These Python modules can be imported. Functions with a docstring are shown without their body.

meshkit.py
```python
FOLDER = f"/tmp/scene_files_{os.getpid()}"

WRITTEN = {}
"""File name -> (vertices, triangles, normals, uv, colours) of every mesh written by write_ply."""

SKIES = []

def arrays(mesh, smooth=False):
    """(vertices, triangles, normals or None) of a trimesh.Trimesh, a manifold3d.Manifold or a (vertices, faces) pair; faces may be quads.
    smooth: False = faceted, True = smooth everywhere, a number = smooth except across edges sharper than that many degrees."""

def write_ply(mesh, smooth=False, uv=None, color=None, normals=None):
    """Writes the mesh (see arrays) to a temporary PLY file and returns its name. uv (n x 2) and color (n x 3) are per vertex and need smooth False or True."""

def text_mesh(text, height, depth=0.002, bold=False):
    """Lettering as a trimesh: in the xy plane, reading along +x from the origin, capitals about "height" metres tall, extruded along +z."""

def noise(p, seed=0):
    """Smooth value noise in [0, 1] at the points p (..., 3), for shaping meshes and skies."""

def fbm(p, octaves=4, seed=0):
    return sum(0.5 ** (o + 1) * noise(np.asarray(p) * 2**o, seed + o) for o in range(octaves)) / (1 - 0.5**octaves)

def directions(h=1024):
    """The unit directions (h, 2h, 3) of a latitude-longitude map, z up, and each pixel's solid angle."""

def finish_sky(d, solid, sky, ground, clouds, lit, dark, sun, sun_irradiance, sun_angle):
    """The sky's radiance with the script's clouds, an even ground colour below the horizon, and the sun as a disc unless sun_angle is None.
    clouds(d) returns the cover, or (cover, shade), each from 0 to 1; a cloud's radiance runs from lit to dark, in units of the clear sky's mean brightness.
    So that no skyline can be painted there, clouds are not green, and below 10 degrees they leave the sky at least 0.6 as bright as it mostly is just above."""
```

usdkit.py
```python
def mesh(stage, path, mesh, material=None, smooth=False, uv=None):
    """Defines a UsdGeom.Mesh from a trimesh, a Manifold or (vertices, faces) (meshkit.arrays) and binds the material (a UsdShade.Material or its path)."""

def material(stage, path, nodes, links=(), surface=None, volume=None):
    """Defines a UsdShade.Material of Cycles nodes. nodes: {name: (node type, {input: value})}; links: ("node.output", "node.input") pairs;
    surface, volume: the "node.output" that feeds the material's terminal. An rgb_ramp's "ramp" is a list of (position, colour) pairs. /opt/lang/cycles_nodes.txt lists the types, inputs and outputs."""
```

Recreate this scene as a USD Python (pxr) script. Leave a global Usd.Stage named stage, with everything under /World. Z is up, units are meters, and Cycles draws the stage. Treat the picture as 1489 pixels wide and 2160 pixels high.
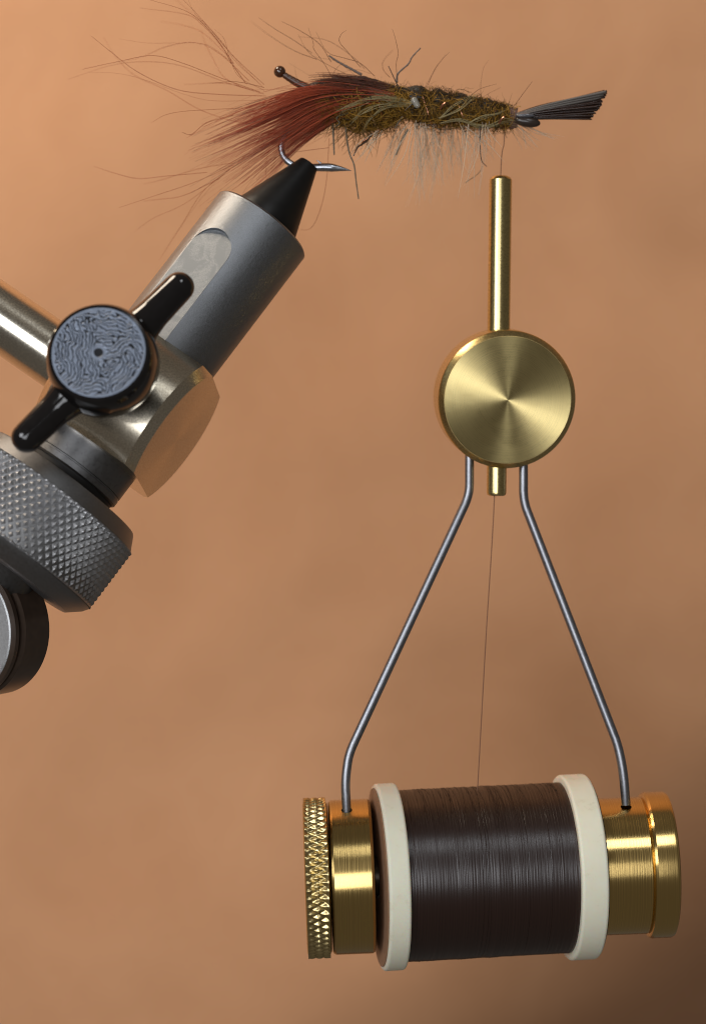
import math
from scipy.ndimage import map_coordinates
import numpy as np, trimesh, manifold3d as m3, usdkit, meshkit
from pxr import Usd, UsdGeom, UsdLux, UsdShade, Gf, Sdf

# ------------------------------------------------------------------ camera, light, exposure
stage = Usd.Stage.CreateInMemory()
UsdGeom.SetStageUpAxis(stage, 'Z'); UsdGeom.SetStageMetersPerUnit(stage, 1.0)
UsdGeom.Xform.Define(stage, '/World'); UsdGeom.Scope.Define(stage, '/World/Looks')
DIST = 0.26                     # camera to the plane of the fly (y = 0)
PX = 18000.0                    # photograph pixels per metre on that plane
cam = UsdGeom.Camera.Define(stage, '/World/camera')
cam.AddTranslateOp().Set((0, -DIST, 0)); cam.AddRotateXOp().Set(90)
cam.CreateHorizontalApertureAttr(36.0); cam.CreateFocalLengthAttr(36.0 * DIST * PX / 1489)
cam.CreateFStopAttr(25.0); cam.CreateFocusDistanceAttr(DIST - 0.008)
cam.CreateClippingRangeAttr((0.01, 50.0)); cam.CreateExposureAttr(0.0)

def rect_light(name, at, aim, w, h, power, color):
    l = UsdLux.RectLight.Define(stage, '/World/' + name)
    at, aim = np.array(at, float), np.array(aim, float)
    z = at - aim; z /= np.linalg.norm(z)
    x = np.cross([0, 0, 1], z); x /= np.linalg.norm(x); y = np.cross(z, x)
    l.AddTransformOp().Set(Gf.Matrix4d(*x, 0, *y, 0, *z, 0, *at, 1))
    l.CreateWidthAttr(w); l.CreateHeightAttr(h); l.CreateIntensityAttr(power); l.CreateColorAttr(Gf.Vec3f(*color))
    return l
# a window high on the left, one behind the camera, a third high on the right; a warm room lamp over the backdrop
rect_light('left_window_light', (-0.37, -0.55, 0.17), (0, 0, 0), 0.24, 0.26, 9.0, (0.93, 0.955, 1.0))
rect_light('window_light', (-0.09, -0.58, -0.01), (0, 0, 0), 0.28, 0.22, 5.5, (0.93, 0.955, 1.0))
rect_light('upper_window_light', (0.15, -0.42, 0.42), (0, 0, 0), 0.12, 0.16, 8.0, (0.92, 0.96, 1.0))
rect_light('backdrop_lamp', (-0.16, 0.0, 0.26), (-0.06, 0.115, 0.03), 0.10, 0.10, 20.0, (1.0, 0.84, 0.66))
dome = UsdLux.DomeLight.Define(stage, '/World/room_light')
dome.CreateIntensityAttr(0.03); dome.CreateColorAttr(Gf.Vec3f(0.95, 0.85, 0.75))

# ------------------------------------------------------------------ helpers
MM = 0.001
rng = np.random.default_rng(7)
EYE = np.array([0, -DIST, 0.0])
def unit(v): v = np.asarray(v, float); return v / np.linalg.norm(v, axis=-1, keepdims=True)
def at(px, py, y=0.0):
    """The point at depth y (metres) seen at a pixel of the photograph."""
    k = (DIST + y) / DIST / PX
    return np.array([(px - 744.5) * k, y, (1080 - py) * k])
def along(o, d, px, py):
    """How far along the line o + s d the pixel (px, py) lies."""
    r = unit(at(px, py) - EYE); w = o - EYE
    a, b, c = 1.0, d @ r, 1.0
    return (b * (r @ w) - (d @ w)) / (a * c - b * b)

used = {}
def path_for(name, parent=None):
    base = '/World' if parent is None else str(parent.GetPath())
    n = used.get((base, name), 0); used[(base, name)] = n + 1
    return f'{base}/{name}' if n == 0 else f'{base}/{name}_{n:03d}'
def tag(prim, label=None, category=None, kind=None, group=None):
    for k, v in (('label', label), ('category', category), ('kind', kind), ('group', group)):
        if v: prim.SetCustomDataByKey(k, v)
    return prim
def thing(name, label, category):
    return tag(UsdGeom.Xform.Define(stage, path_for(name)).GetPrim(), label, category)
def obj(name, mesh, mat, parent=None, smooth=35, label=None, kind=None):
    return tag(usdkit.mesh(stage, path_for(name, parent), mesh, mat, smooth=smooth).GetPrim(), label, None, kind)

def frame(o, x, y, z):
    m = np.eye(4); m[:3, 0], m[:3, 1], m[:3, 2], m[:3, 3] = x, y, z, o
    return m
def axis_frame(o, z, ref=(0, 0, 1)):
    z = unit(z); x = unit(np.cross(ref, z)); return frame(o, x, np.cross(z, x), z)
def lathe(profile, m=None, n=96):
    """profile: (radius, height) pairs, from the bottom on the axis to the top on the axis."""
    t = trimesh.creation.revolve(np.array(profile, float), sections=n)
    if t.volume < 0: t.invert()
    if m is not None: t.apply_transform(m)
    return t
def man(t): return m3.Manifold(m3.Mesh(np.asarray(t.vertices, np.float32), np.asarray(t.faces, np.uint32)))
def tri(x):
    m = x.to_mesh(); t = trimesh.Trimesh(m.vert_properties[:, :3], m.tri_verts, process=False); t.merge_vertices(); return t
def mcyl(r, h, n=96): return m3.Manifold.cylinder(h, r, r, n, True)
def msph(p, r, n=32): return m3.Manifold.sphere(r, n).translate(list(map(float, p)))
def placed(x, m):
    t = tri(x); t.apply_transform(m); return t

def spline(pts, n):
    """Catmull-Rom through the points, n samples."""
    p = np.asarray(pts, float); q = np.vstack([2 * p[0] - p[1], p, 2 * p[-1] - p[-2]])
    t = np.linspace(0, len(p) - 1 - 1e-9, n); i = t.astype(int); f = (t - i)[:, None]
    a, b, c, d = q[i], q[i + 1], q[i + 2], q[i + 3]
    return 0.5 * (2 * b + (c - a) * f + (2 * a - 5 * b + 4 * c - d) * f ** 2 + (3 * b - a - 3 * c + d) * f ** 3)
def tubes(curves, radii, sides=5):
    """Tubes round many curves at once. curves (n, m, 3), radii (n, m). Closed at the ends."""
    c = np.asarray(curves, float); n, m, _ = c.shape
    r = np.broadcast_to(np.asarray(radii, float), (n, m))
    t = unit(np.gradient(c, axis=1) + 1e-12)
    ref = np.tile(np.array([0.31, 0.93, 0.17]), (n, 1)); nx = np.empty_like(c)
    for k in range(m):                       # parallel transport
        ref = unit(ref - (ref * t[:, k]).sum(-1, keepdims=True) * t[:, k] + 1e-9); nx[:, k] = ref
    ny = np.cross(t, nx)
    ang = np.arange(sides) * 2 * np.pi / sides
    ring = c[:, :, None] + r[:, :, None, None] * (np.cos(ang)[:, None] * nx[:, :, None] + np.sin(ang)[:, None] * ny[:, :, None])
    per = m * sides + 2
    v = np.concatenate([ring.reshape(n, -1, 3), c[:, :1], c[:, -1:]], 1).reshape(-1, 3)
    k, s = np.meshgrid(np.arange(m - 1), np.arange(sides), indexing='ij'); s2 = (s + 1) % sides
    a, b, cc, d = k * sides + s, k * sides + s2, (k + 1) * sides + s2, (k + 1) * sides + s
    f = np.concatenate([np.stack([a, b, cc], -1).reshape(-1, 3), np.stack([a, cc, d], -1).reshape(-1, 3)])
    s = np.arange(sides); e = (m - 1) * sides
    f = np.concatenate([f, np.stack([(s + 1) % sides, s, np.full(sides, m * sides)], -1), np.stack([e + s, e + (s + 1) % sides, np.full(sides, m * sides + 1)], -1)])
    return v, (f[None] + (np.arange(n) * per)[:, None, None]).reshape(-1, 3)
def wire(pts, r, n=60, sides=20):
    c = spline(pts, n); return tubes(c[None], np.broadcast_to(r, (1, n)) if np.ndim(r) == 0 else np.asarray(r)[None], sides)
def bent(pts, fillet, n=8):
    """A polyline in which every inner corner is rounded (bent wire)."""
    p = [np.asarray(q, float) for q in pts]; out = [p[0]]
    for a, b, c in zip(p, p[1:], p[2:]):
        u, w = unit(a - b), unit(c - b); s, e = b + u * fillet, b + w * fillet
        for t in np.linspace(0, 1, n): out.append((1 - t) ** 2 * s + 2 * t * (1 - t) * b + t * t * e)
    return np.array(out + [p[-1]])
def join(*parts):
    v, f, k = [], [], 0
    for a, b in parts: v.append(a); f.append(b + k); k += len(a)
    return np.vstack(v), np.vstack(f)
def tri_wave(x): return 1 - np.abs((x % 1.0) * 2 - 1)
def knurled(R, z0, z1, cells, rows, depth, m, sub=8, power=1.0, shift=0.0):
    """An open band of diamond-knurl pyramids round the z axis."""
    th = np.linspace(0, 2 * np.pi, cells * sub + 1)[:-1]; zz = np.linspace(0, rows, int(rows * sub) + 1)
    u, v = np.meshgrid(np.arange(len(th)) / sub, zz)
    h = np.minimum(tri_wave(u + v + shift), tri_wave(u - v - shift)) ** power
    r = R + depth * (np.clip(h * 1.15, 0, 1) - 1.0) * np.clip(np.minimum(v, rows - v) * 4, 0, 1)
    z = z0 + (z1 - z0) * v / rows
    tt = np.broadcast_to(th, u.shape)
    p = np.stack([r * np.cos(tt), r * np.sin(tt), z], -1)
    H, W = u.shape; i, j = np.meshgrid(np.arange(H - 1), np.arange(W), indexing='ij'); j2 = (j + 1) % W
    f = np.stack([i * W + j, i * W + j2, (i + 1) * W + j2, (i + 1) * W + j], -1).reshape(-1, 4)
    p = p.reshape(-1, 3) @ m[:3, :3].T + m[:3, 3]
    return p, f

# ------------------------------------------------------------------ materials
def M(name, nodes, links, surface='p.BSDF'):
    return usdkit.material(stage, '/World/Looks/' + name, nodes, links, surface=surface)
def metal(name, color, rough, scale=900, var=0.25, bump=0.0, aniso=0.0, tangent=None, center=None, bscale=9000, metallic=1.0, stretch=None, specular=0.5):
    """A worn metal: roughness and tone vary; brushed when a tangent or a centre is given."""
    c = np.array(color)
    nodes = {'g': ('geometry', {}), 'n': ('noise_texture', {'scale': scale, 'detail': 6, 'roughness': 0.65}),
             'r': ('map_range', {'from_min': 0.25, 'from_max': 0.75, 'to_min': rough * (1 - var), 'to_max': rough * (1 + var)}),
             'c': ('rgb_ramp', {'ramp': [(0.3, tuple(c * 0.86)), (0.7, tuple(np.minimum(c * 1.08, 1)))]}),
             'p': ('principled_bsdf', {'metallic': metallic, 'anisotropic': aniso, 'specular_ior_level': specular})}
    links = [('g.position', 'n.vector'), ('n.fac', 'r.value'), ('r.result', 'p.roughness'), ('n.fac', 'c.fac'), ('c.color', 'p.base_color')]
    if stretch is not None:      # noise drawn out along the lathe grooves: fine across the axis only
        nodes['mp'] = ('vector_math', {'math_type': 'dot_product', 'vector2': tuple(unit(stretch))})
        nodes['n'] = ('noise_texture', {'dimensions': '1D', 'scale': scale, 'detail': 5, 'roughness': 0.7})
        links = [x for x in links if x[1] != 'n.vector'] + [('g.position', 'mp.vector1'), ('mp.value', 'n.w')]
    if tangent is not None:
        nodes['t'] = ('combine_xyz', {'x': float(tangent[0]), 'y': float(tangent[1]), 'z': float(tangent[2])}); links.append(('t.vector', 'p.tangent'))
    if center is not None:
        nodes['d'] = ('vector_math', {'math_type': 'subtract', 'vector2': tuple(center)})
        nodes['t'] = ('vector_math', {'math_type': 'normalize'})
        nodes['l'] = ('vector_math', {'math_type': 'length'})
        nodes['n'] = ('noise_texture', {'dimensions': '1D', 'scale': scale, 'detail': 5, 'roughness': 0.7})
        links = [x for x in links if x[1] != 'n.vector'] + [('g.position', 'd.vector1'), ('d.vector', 't.vector1'), ('t.vector', 'p.tangent'), ('d.vector', 'l.vector1'), ('l.value', 'n.w')]
        nodes['s'] = ('noise_texture', {'scale': 260, 'detail': 4, 'distortion': 1.5}); nodes['sm'] = ('map_range', {'from_min': 0.35, 'from_max': 0.7, 'to_min': -0.03, 'to_max': 0.07}); nodes['sa'] = ('math', {'math_type': 'add'})
        links = [x for x in links if x != ('r.result', 'p.roughness')] + [('g.position', 's.vector'), ('s.fac', 'sm.value'), ('sm.result', 'sa.value1'), ('r.result', 'sa.value2'), ('sa.value', 'p.roughness')]
    if bump:
        nodes['b'] = ('bump', {'strength': bump, 'distance': 0.00004}); nodes['bn'] = ('noise_texture', {'scale': bscale, 'detail': 3})
        links += [('g.position', 'bn.vector'), ('bn.fac', 'b.height'), ('b.normal', 'p.normal')]
    return M(name, nodes, links)
def plain(name, color, rough, **more):
    c = np.array(color)
    return M(name, {'g': ('geometry', {}), 'n': ('noise_texture', {'scale': more.pop('scale', 1200), 'detail': 5}),
                    'c': ('rgb_ramp', {'ramp': [(0.3, tuple(c * 0.85)), (0.7, tuple(np.minimum(c * 1.12, 1)))]}), 'p': ('principled_bsdf', {'roughness': rough, **more})},
             [('g.position', 'n.vector'), ('n.fac', 'c.fac'), ('c.color', 'p.base_color')])
def fibre(name, colors, rough=0.4, translucent=0.25, spec=0.4):
    """Hair and fibres: every strand its own tone."""
    stops = [(i / (len(colors) - 1), c) for i, c in enumerate(colors)]
    return M(name, {'g': ('geometry', {}), 'c': ('rgb_ramp', {'ramp': stops}), 'p': ('principled_bsdf', {'roughness': rough, 'specular_ior_level': spec}),
                    't': ('translucent_bsdf', {}), 'm': ('mix_closure', {'fac': translucent})},
             [('g.random_per_island', 'c.fac'), ('c.color', 'p.base_color'), ('c.color', 't.color'), ('p.BSDF', 'm.closure1'), ('t.BSDF', 'm.closure2')], 'm.closure')

BRASS = (0.66, 0.53, 0.24)

# ------------------------------------------------------------------ backdrop
W, H, Y0 = 0.46, 0.46, 0.115
gx, gz = np.meshgrid(np.linspace(-W, W, 121) , np.linspace(-H, H, 121))
p3 = np.stack([gx * 22, gz * 22, gx * 0], -1)
gy = Y0 + 0.004 * (meshkit.noise(p3, 3) - 0.5) + 0.0018 * (meshkit.noise(p3 * 3.1, 5) - 0.5)
away = np.maximum(gx * 0.6 - gz * 0.8 - 0.062, 0)      # sheet curls back at the lower right, shaped to darken that corner
gy = gy + np.where(away < 0.045, 18 * away ** 2, 18 * 0.045 ** 2 + 1.62 * (away - 0.045))
v = np.stack([gx, gy, gz], -1).reshape(-1, 3)
i, j = np.meshgrid(np.arange(120), np.arange(120), indexing='ij')
f = np.stack([i * 121 + j, i * 121 + j + 1, (i + 1) * 121 + j + 1, (i + 1) * 121 + j], -1).reshape(-1, 4)
leather = M('leather', {
    'g': ('geometry', {}), 'n1': ('noise_texture', {'scale': 24, 'detail': 3, 'roughness': 0.5, 'distortion': 0.5}),
    'n2': ('noise_texture', {'scale': 120, 'detail': 5, 'roughness': 0.6, 'distortion': 0.3}),
    'n3': ('noise_texture', {'scale': 1300, 'detail': 4, 'roughness': 0.6}),
    'rg': ('noise_texture', {'scale': 17, 'detail': 2, 'distortion': 2.2}), 'ra': ('math', {'math_type': 'subtract', 'value2': 0.52}), 'rb': ('math', {'math_type': 'absolute'}),
    'rc': ('map_range', {'from_min': 0.0, 'from_max': 0.012, 'to_min': 0.009, 'to_max': 0.0}),      # faint creases
    'm1': ('mix_float', {'fac': 0.30}), 'm2': ('mix_float', {'fac': 0.30}), 'm3': ('math', {'math_type': 'add'}),
    'c': ('rgb_ramp', {'ramp': [(0.22, (0.545, 0.266, 0.128)), (0.5, (0.595, 0.302, 0.151)), (0.78, (0.645, 0.342, 0.176))]}),
    'b': ('bump', {'strength': 0.35, 'distance': 0.0003}), 'p': ('principled_bsdf', {'roughness': 0.62, 'specular_ior_level': 0.25})},
    [('g.position', 'n1.vector'), ('g.position', 'n2.vector'), ('g.position', 'n3.vector'), ('g.position', 'rg.vector'), ('n1.fac', 'm1.a'), ('n2.fac', 'm1.b'), ('m1.result', 'm2.a'), ('n3.fac', 'm2.b'),
     ('rg.fac', 'ra.value1'), ('ra.value', 'rb.value1'), ('rb.value', 'rc.value'), ('rc.result', 'm3.value1'), ('m2.result', 'm3.value2'), ('m3.value', 'c.fac'), ('c.color', 'p.base_color'),
     ('n3.fac', 'b.height'), ('b.normal', 'p.normal')])
tag(obj('backdrop', (v, f), leather, smooth=True), 'mottled tan brown leather backdrop hanging behind the tools', 'backdrop', 'structure')

# ------------------------------------------------------------------ vise
A = unit([0.585, 0.17, 0.795])                       # barrel, towards the jaw
B = np.array([0.815, -0.19, -0.575]); B = unit(B - (B @ A) * A)   # cross shaft, to the right
N = np.cross(A, B); N = N if N[1] < 0 else -N        # towards the camera
O = at(264, 851, -0.0062)
sgn = 1 if np.cross(B, A) @ N > 0 else -1
F = frame(O, B, A, N) if sgn > 0 else frame(O, -B, A, N)   # x along the shaft (or against), y along the barrel, z to the camera
def along_barrel(px, py): return along(O, A, px, py)
FB = frame(O, *( (N, B, A) if np.cross(N, B) @ A > 0 else (B, N, A)))   # z along the barrel
FX = frame(O, *( (A, N, B) if np.cross(A, N) @ B > 0 else (N, A, B)))   # z along the shaft

steel_satin = metal('satin_steel', (0.24, 0.25, 0.262), 0.42, scale=6000, var=0.3, bump=0.7, bscale=14000)
steel_flat = M('milled_steel', {'g': ('geometry', {}), 'w': ('noise_texture', {'scale': 330, 'detail': 1, 'distortion': 1.6}), 'ws': ('math', {'math_type': 'subtract', 'value2': 0.5}), 'wa': ('math', {'math_type': 'absolute'}),
    'wr': ('map_range', {'from_min': 0.0, 'from_max': 0.022, 'to_min': 0.05, 'to_max': 0.0}), 'n': ('noise_texture', {'scale': 7000, 'detail': 4}), 'x': ('math', {'math_type': 'add'}),
    'c': ('rgb_ramp', {'ramp': [(0.25, (0.235, 0.25, 0.262)), (0.75, (0.33, 0.345, 0.355)), (1.0, (0.44, 0.455, 0.465))]}), 'b': ('bump', {'strength': 0.4, 'distance': 0.00003}), 'p': ('principled_bsdf', {'metallic': 1.0, 'roughness': 0.46})},
    [('g.position', 'w.vector'), ('g.position', 'n.vector'), ('w.fac', 'ws.value1'), ('ws.value', 'wa.value1'), ('wa.value', 'wr.value'), ('wr.result', 'x.value1'), ('n.fac', 'x.value2'), ('x.value', 'c.fac'), ('c.color', 'p.base_color'), ('n.fac', 'b.height'), ('b.normal', 'p.normal')])
steel_dark = metal('dark_steel', (0.17, 0.17, 0.172), 0.40, scale=2600, var=0.25, bump=0.35, bscale=14000)
steel_poly = metal('polished_steel', (0.74, 0.69, 0.58), 0.23, scale=4000, var=0.12, bump=0.0, aniso=0.55, tangent=B)
nickel = metal('brushed_nickel', (0.72, 0.645, 0.51), 0.25, scale=5000, var=0.12, bump=0.0, aniso=0.5, tangent=B)
black_satin = plain('black_satin', (0.008, 0.0075, 0.007), 0.42, specular_ior_level=0.25)
black_gloss = plain('black_gloss', (0.008, 0.007, 0.007), 0.10)
dark_gap = plain('dark_recess', (0.01, 0.009, 0.008), 0.6)

vise = thing('tying_vise', 'grey steel vise with black cone jaw, black wing knob and knurled collar', 'vise')
R = 6.2 * MM
top, blk = along_barrel(545, 465), 7.6 * MM
# barrel with its milled flat
c0 = 0.25 * MM
barrel = man(lathe([(0, 2 * MM), (R, 2 * MM), (R, top - c0), (R - c0, top), (0, top)], n=160))
fa = math.radians(-15)      # the flat looks up and left of the camera
slot_top = along_barrel(452, 500)
hw = 2.7 * MM
slot = m3.CrossSection.square([2 * hw, 2 * hw + 30 * MM], True).translate([0, slot_top - hw - (hw + 15 * MM)])
slot = slot + m3.CrossSection.circle(hw, 64).translate([0, slot_top - hw])
cut = slot.extrude(5 * MM)
Pn = unit(math.cos(fa) * N + math.sin(fa) * B); Px = unit(np.cross(A, Pn))
depth = R - math.sqrt(R * R - hw * hw)
SF = frame(O + Pn * (R - depth * 1.0), Px, A, Pn)
inv = np.linalg.inv(FB) @ SF
cut = cut.transform(inv[:3])
barrel_t = placed(barrel - cut, FB)
bp = obj('barrel', barrel_t, steel_satin, vise, 30)
# the floor of the flat: a worn bright sheet lying in the milled slot
floor_s = m3.CrossSection.square([2 * hw * 0.985, 18 * MM], True).translate([0, slot_top - hw - 9 * MM]) + m3.CrossSection.circle(hw * 0.985, 64).translate([0, slot_top - hw])
obj('milled_flat', placed(floor_s.extrude(0.04 * MM).translate([0, 0, 0.0]), SF), steel_flat, bp, False, 'bright scratched flat with a rounded end')
obj('bore_shade_disc', lathe([(0, top - 1 * MM), (4.9 * MM, top - 1 * MM), (4.9 * MM, top + 0.02 * MM), (0, top + 0.02 * MM)], FB), dark_gap, vise)  # solid dark disc, painted shade for the hollow round the jaw
# jaw: cone with a rounded tip
tip = along_barrel(638, 345)
jr = 1.28 * MM
prof = [(0, top - 3 * MM), (4.45 * MM, top - 3 * MM), (4.35 * MM, top), (3.75 * MM, along_barrel(563, 441))]
slope = math.atan2(3.75 * MM - jr, tip - along_barrel(563, 441))
prof += [(jr * math.cos(a), tip + jr * math.sin(a)) for a in np.linspace(slope, math.pi / 2, 12)][:-1] + [(0, tip + jr)]
obj('jaw', lathe(prof, FB, 128), black_satin, vise, 40)
# cross block: round bar with two flats, bevelled ends, drilled for the barrel
BR, BH = 9.7 * MM, 7.6 * MM
xr, xl = along(O, B, 367, 922) + 0.35 * MM, -6.4 * MM
bev = 1.0 * MM
bar = man(lathe([(0, xl), (BR - bev, xl), (BR, xl + bev), (BR, xr - bev), (BR - bev * 1.1, xr), (0, xr + 0.15 * MM)], n=200))
BL = 6.7 * MM                                                   # the lower flat lies closer in
la = np.linalg.inv(FX)[:3, :3] @ A                              # the barrel's direction seen from the bar
dims = np.where(np.abs(la) > 0.5, BH + BL, 60 * MM)
box = m3.Manifold.cube(list(map(float, dims)), True).translate(list(map(float, la * (BH - BL) / 2)))
block = bar ^ box
obj('cross_block', placed(block, FX), nickel, vise, 25, 'polished block with bevelled end that clamps barrel and rod')
rod_end = along(O, B, -420, 366)
rr = 3.72 * MM
obj('cross_rod', lathe([(0, rod_end), (rr, rod_end), (rr, xl + 0.5 * MM), (0, xl + 0.5 * MM)], FX, 128), steel_poly, vise, 40)
# lower sleeve, groove, ring
t_s, t_c0, t_k0, t_k1, t_c1 = (along_barrel(*q) for q in ((545 - 0.59 * 668, 465 + 0.81 * 668), (545 - 0.59 * 683, 465 + 0.81 * 683), (545 - 0.59 * 724, 465 + 0.81 * 724), (545 - 0.59 * 868, 465 + 0.81 * 868), (545 - 0.59 * 905, 465 + 0.81 * 905)))
RS = 6.15 * MM
obj('lower_sleeve', lathe([(0, -4 * MM), (RS, -4 * MM), (RS, t_s + 1.1 * MM), (RS - 0.12 * MM, t_s + 1.04 * MM), (RS - 0.12 * MM, t_s + 0.9 * MM), (RS, t_s + 0.84 * MM), (RS, t_s + 0.2 * MM), (RS - 0.2 * MM, t_s), (0, t_s)][::-1], FB, 160), steel_dark, vise, 30)
obj('retaining_ring', lathe([(0, t_c0 - 0.5 * MM), (RS - 0.35 * MM, t_c0 - 0.5 * MM), (RS - 0.35 * MM, t_s + 0.4 * MM), (0, t_s + 0.4 * MM)], FB, 96), dark_gap, vise)
RC = 10.85 * MM
steel_grey = metal('grey_steel', (0.40, 0.40, 0.405), 0.46, scale=2600, var=0.25, bump=0.3, bscale=14000)
collar = obj('collar', lathe([(0, t_c1), (RC - 1.9 * MM, t_c1), (RC - 0.45 * MM, t_k1 - 0.75 * MM), (RC - 0.02 * MM, t_k1 - 0.1 * MM), (RC - 0.05 * MM, t_k1), (RC - 0.42 * MM, t_k0), (RC - 0.05 * MM, t_k0 + 0.05 * MM), (RC - 0.9 * MM, t_c0 - 0.55 * MM), (RC - 1.1 * MM, t_c0 - 0.3 * MM), (RC - 4.2 * MM, t_c0), (0, t_c0)], FB, 200), metal('collar_steel', (0.23, 0.23, 0.232), 0.42, scale=5000, var=0.25, bump=0.5, bscale=11000), vise, 25)
obj('knurling', knurled(RC + 0.12 * MM, t_k1, t_k0, 66, 6, 0.36 * MM, FB), steel_grey, collar, False, 'band of small cut pyramids')
stem_o = O + A * (t_c1 + 0.5 * MM)
# wing knob
knob = thing_knob = tag(UsdGeom.Xform.Define(stage, path_for('wing_knob', vise)).GetPrim(), 'glossy black wing knob with wrinkle-patterned cap')
k_face = along(O, N, 203, 745)
kw = unit(0.99 * A + 0.14 * B); kv = unit(np.cross(N, kw))
KF = frame(O, kw, kv, N)
kr = 5.35 * MM
body = man(lathe([(0, BR - 0.2 * MM), (3.6 * MM, BR - 0.2 * MM), (3.9 * MM, k_face - 7.2 * MM), (5.35 * MM, k_face - 6.2 * MM), (5.95 * MM, k_face - 4.6 * MM), (6.0 * MM, k_face - 2.0 * MM), (5.75 * MM, k_face - 0.8 * MM), (5.45 * MM, k_face - 0.15 * MM), (5.3 * MM, k_face), (5.12 * MM, k_face - 0.02 * MM), (5.08 * MM, k_face - 0.25 * MM), (0, k_face - 0.25 * MM)], n=128))
def wing(sx):
    zc = k_face - 3.6 * MM
    out = None
    for (x0, r0, z0), (x1, r1, z1) in zip([(3.5, 2.75, -.2), (5.6, 2.1, 0), (7.4, 1.82, .15)], [(5.6, 2.1, 0), (7.4, 1.82, .15), (11.6, 1.66, .35)]):
        h = (msph((sx * x0 * MM, 0, zc + z0 * MM), r0 * MM) + msph((sx * x1 * MM, 0, zc + z1 * MM), r1 * MM)).hull()
        out = h if out is None else out + h
    t = tri(out.refine_to_length(0.35 * MM)); trimesh.smoothing.filter_taubin(t, iterations=14); t.apply_transform(KF); return t
obj('hub', placed(body, KF), black_gloss, knob, 40)
for s in (1, -1): obj('wing', wing(s), black_gloss, knob, True)
# cap: a labyrinth of fine wrinkles
n = 340
g = np.random.default_rng(11).standard_normal((n, n))
fx, fy = np.meshgrid(np.fft.fftfreq(n, 1 / n), np.fft.fftfreq(n, 1 / n)); fr = np.hypot(fx, fy)
lab = g * 0.1; lin = 0.35 - (1 - (fr / 13.5) ** 2) ** 2      # stripes that settle into a labyrinth
for _ in range(90):
    lab = np.real(np.fft.ifft2((np.fft.fft2(lab - 0.8 * lab ** 3)) / (1 - 0.8 * lin)))
lab = lab / lab.std()
wu = np.stack([fx * 0 + np.arange(n)[None] / 17.0, np.arange(n)[:, None] / 17.0 + 0 * fx, 0 * fx], -1); wu2 = wu * 2.3
ou = 14 * (meshkit.noise(wu, 3) - 0.5) + 7 * (meshkit.noise(wu2, 5) - 0.5); ov = 14 * (meshkit.noise(wu, 4) - 0.5) + 7 * (meshkit.noise(wu2, 6) - 0.5)
lab = map_coordinates(lab, [np.arange(n)[:, None] + ov, np.arange(n)[None] + ou], order=1, mode='wrap')
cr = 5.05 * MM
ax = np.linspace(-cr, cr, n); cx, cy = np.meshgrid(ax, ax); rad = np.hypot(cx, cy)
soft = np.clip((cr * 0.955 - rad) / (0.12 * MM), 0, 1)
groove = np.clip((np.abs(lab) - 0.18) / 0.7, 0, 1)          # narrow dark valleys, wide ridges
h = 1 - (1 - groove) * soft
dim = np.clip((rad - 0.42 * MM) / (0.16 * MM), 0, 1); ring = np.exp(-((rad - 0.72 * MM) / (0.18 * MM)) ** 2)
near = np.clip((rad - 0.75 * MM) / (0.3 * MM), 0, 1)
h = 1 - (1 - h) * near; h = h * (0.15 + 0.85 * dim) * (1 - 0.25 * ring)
keep = rad <= cr
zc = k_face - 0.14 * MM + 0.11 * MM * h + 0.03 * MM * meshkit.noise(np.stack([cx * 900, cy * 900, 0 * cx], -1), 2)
i, j = np.meshgrid(np.arange(n - 1), np.arange(n - 1), indexing='ij')
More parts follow.
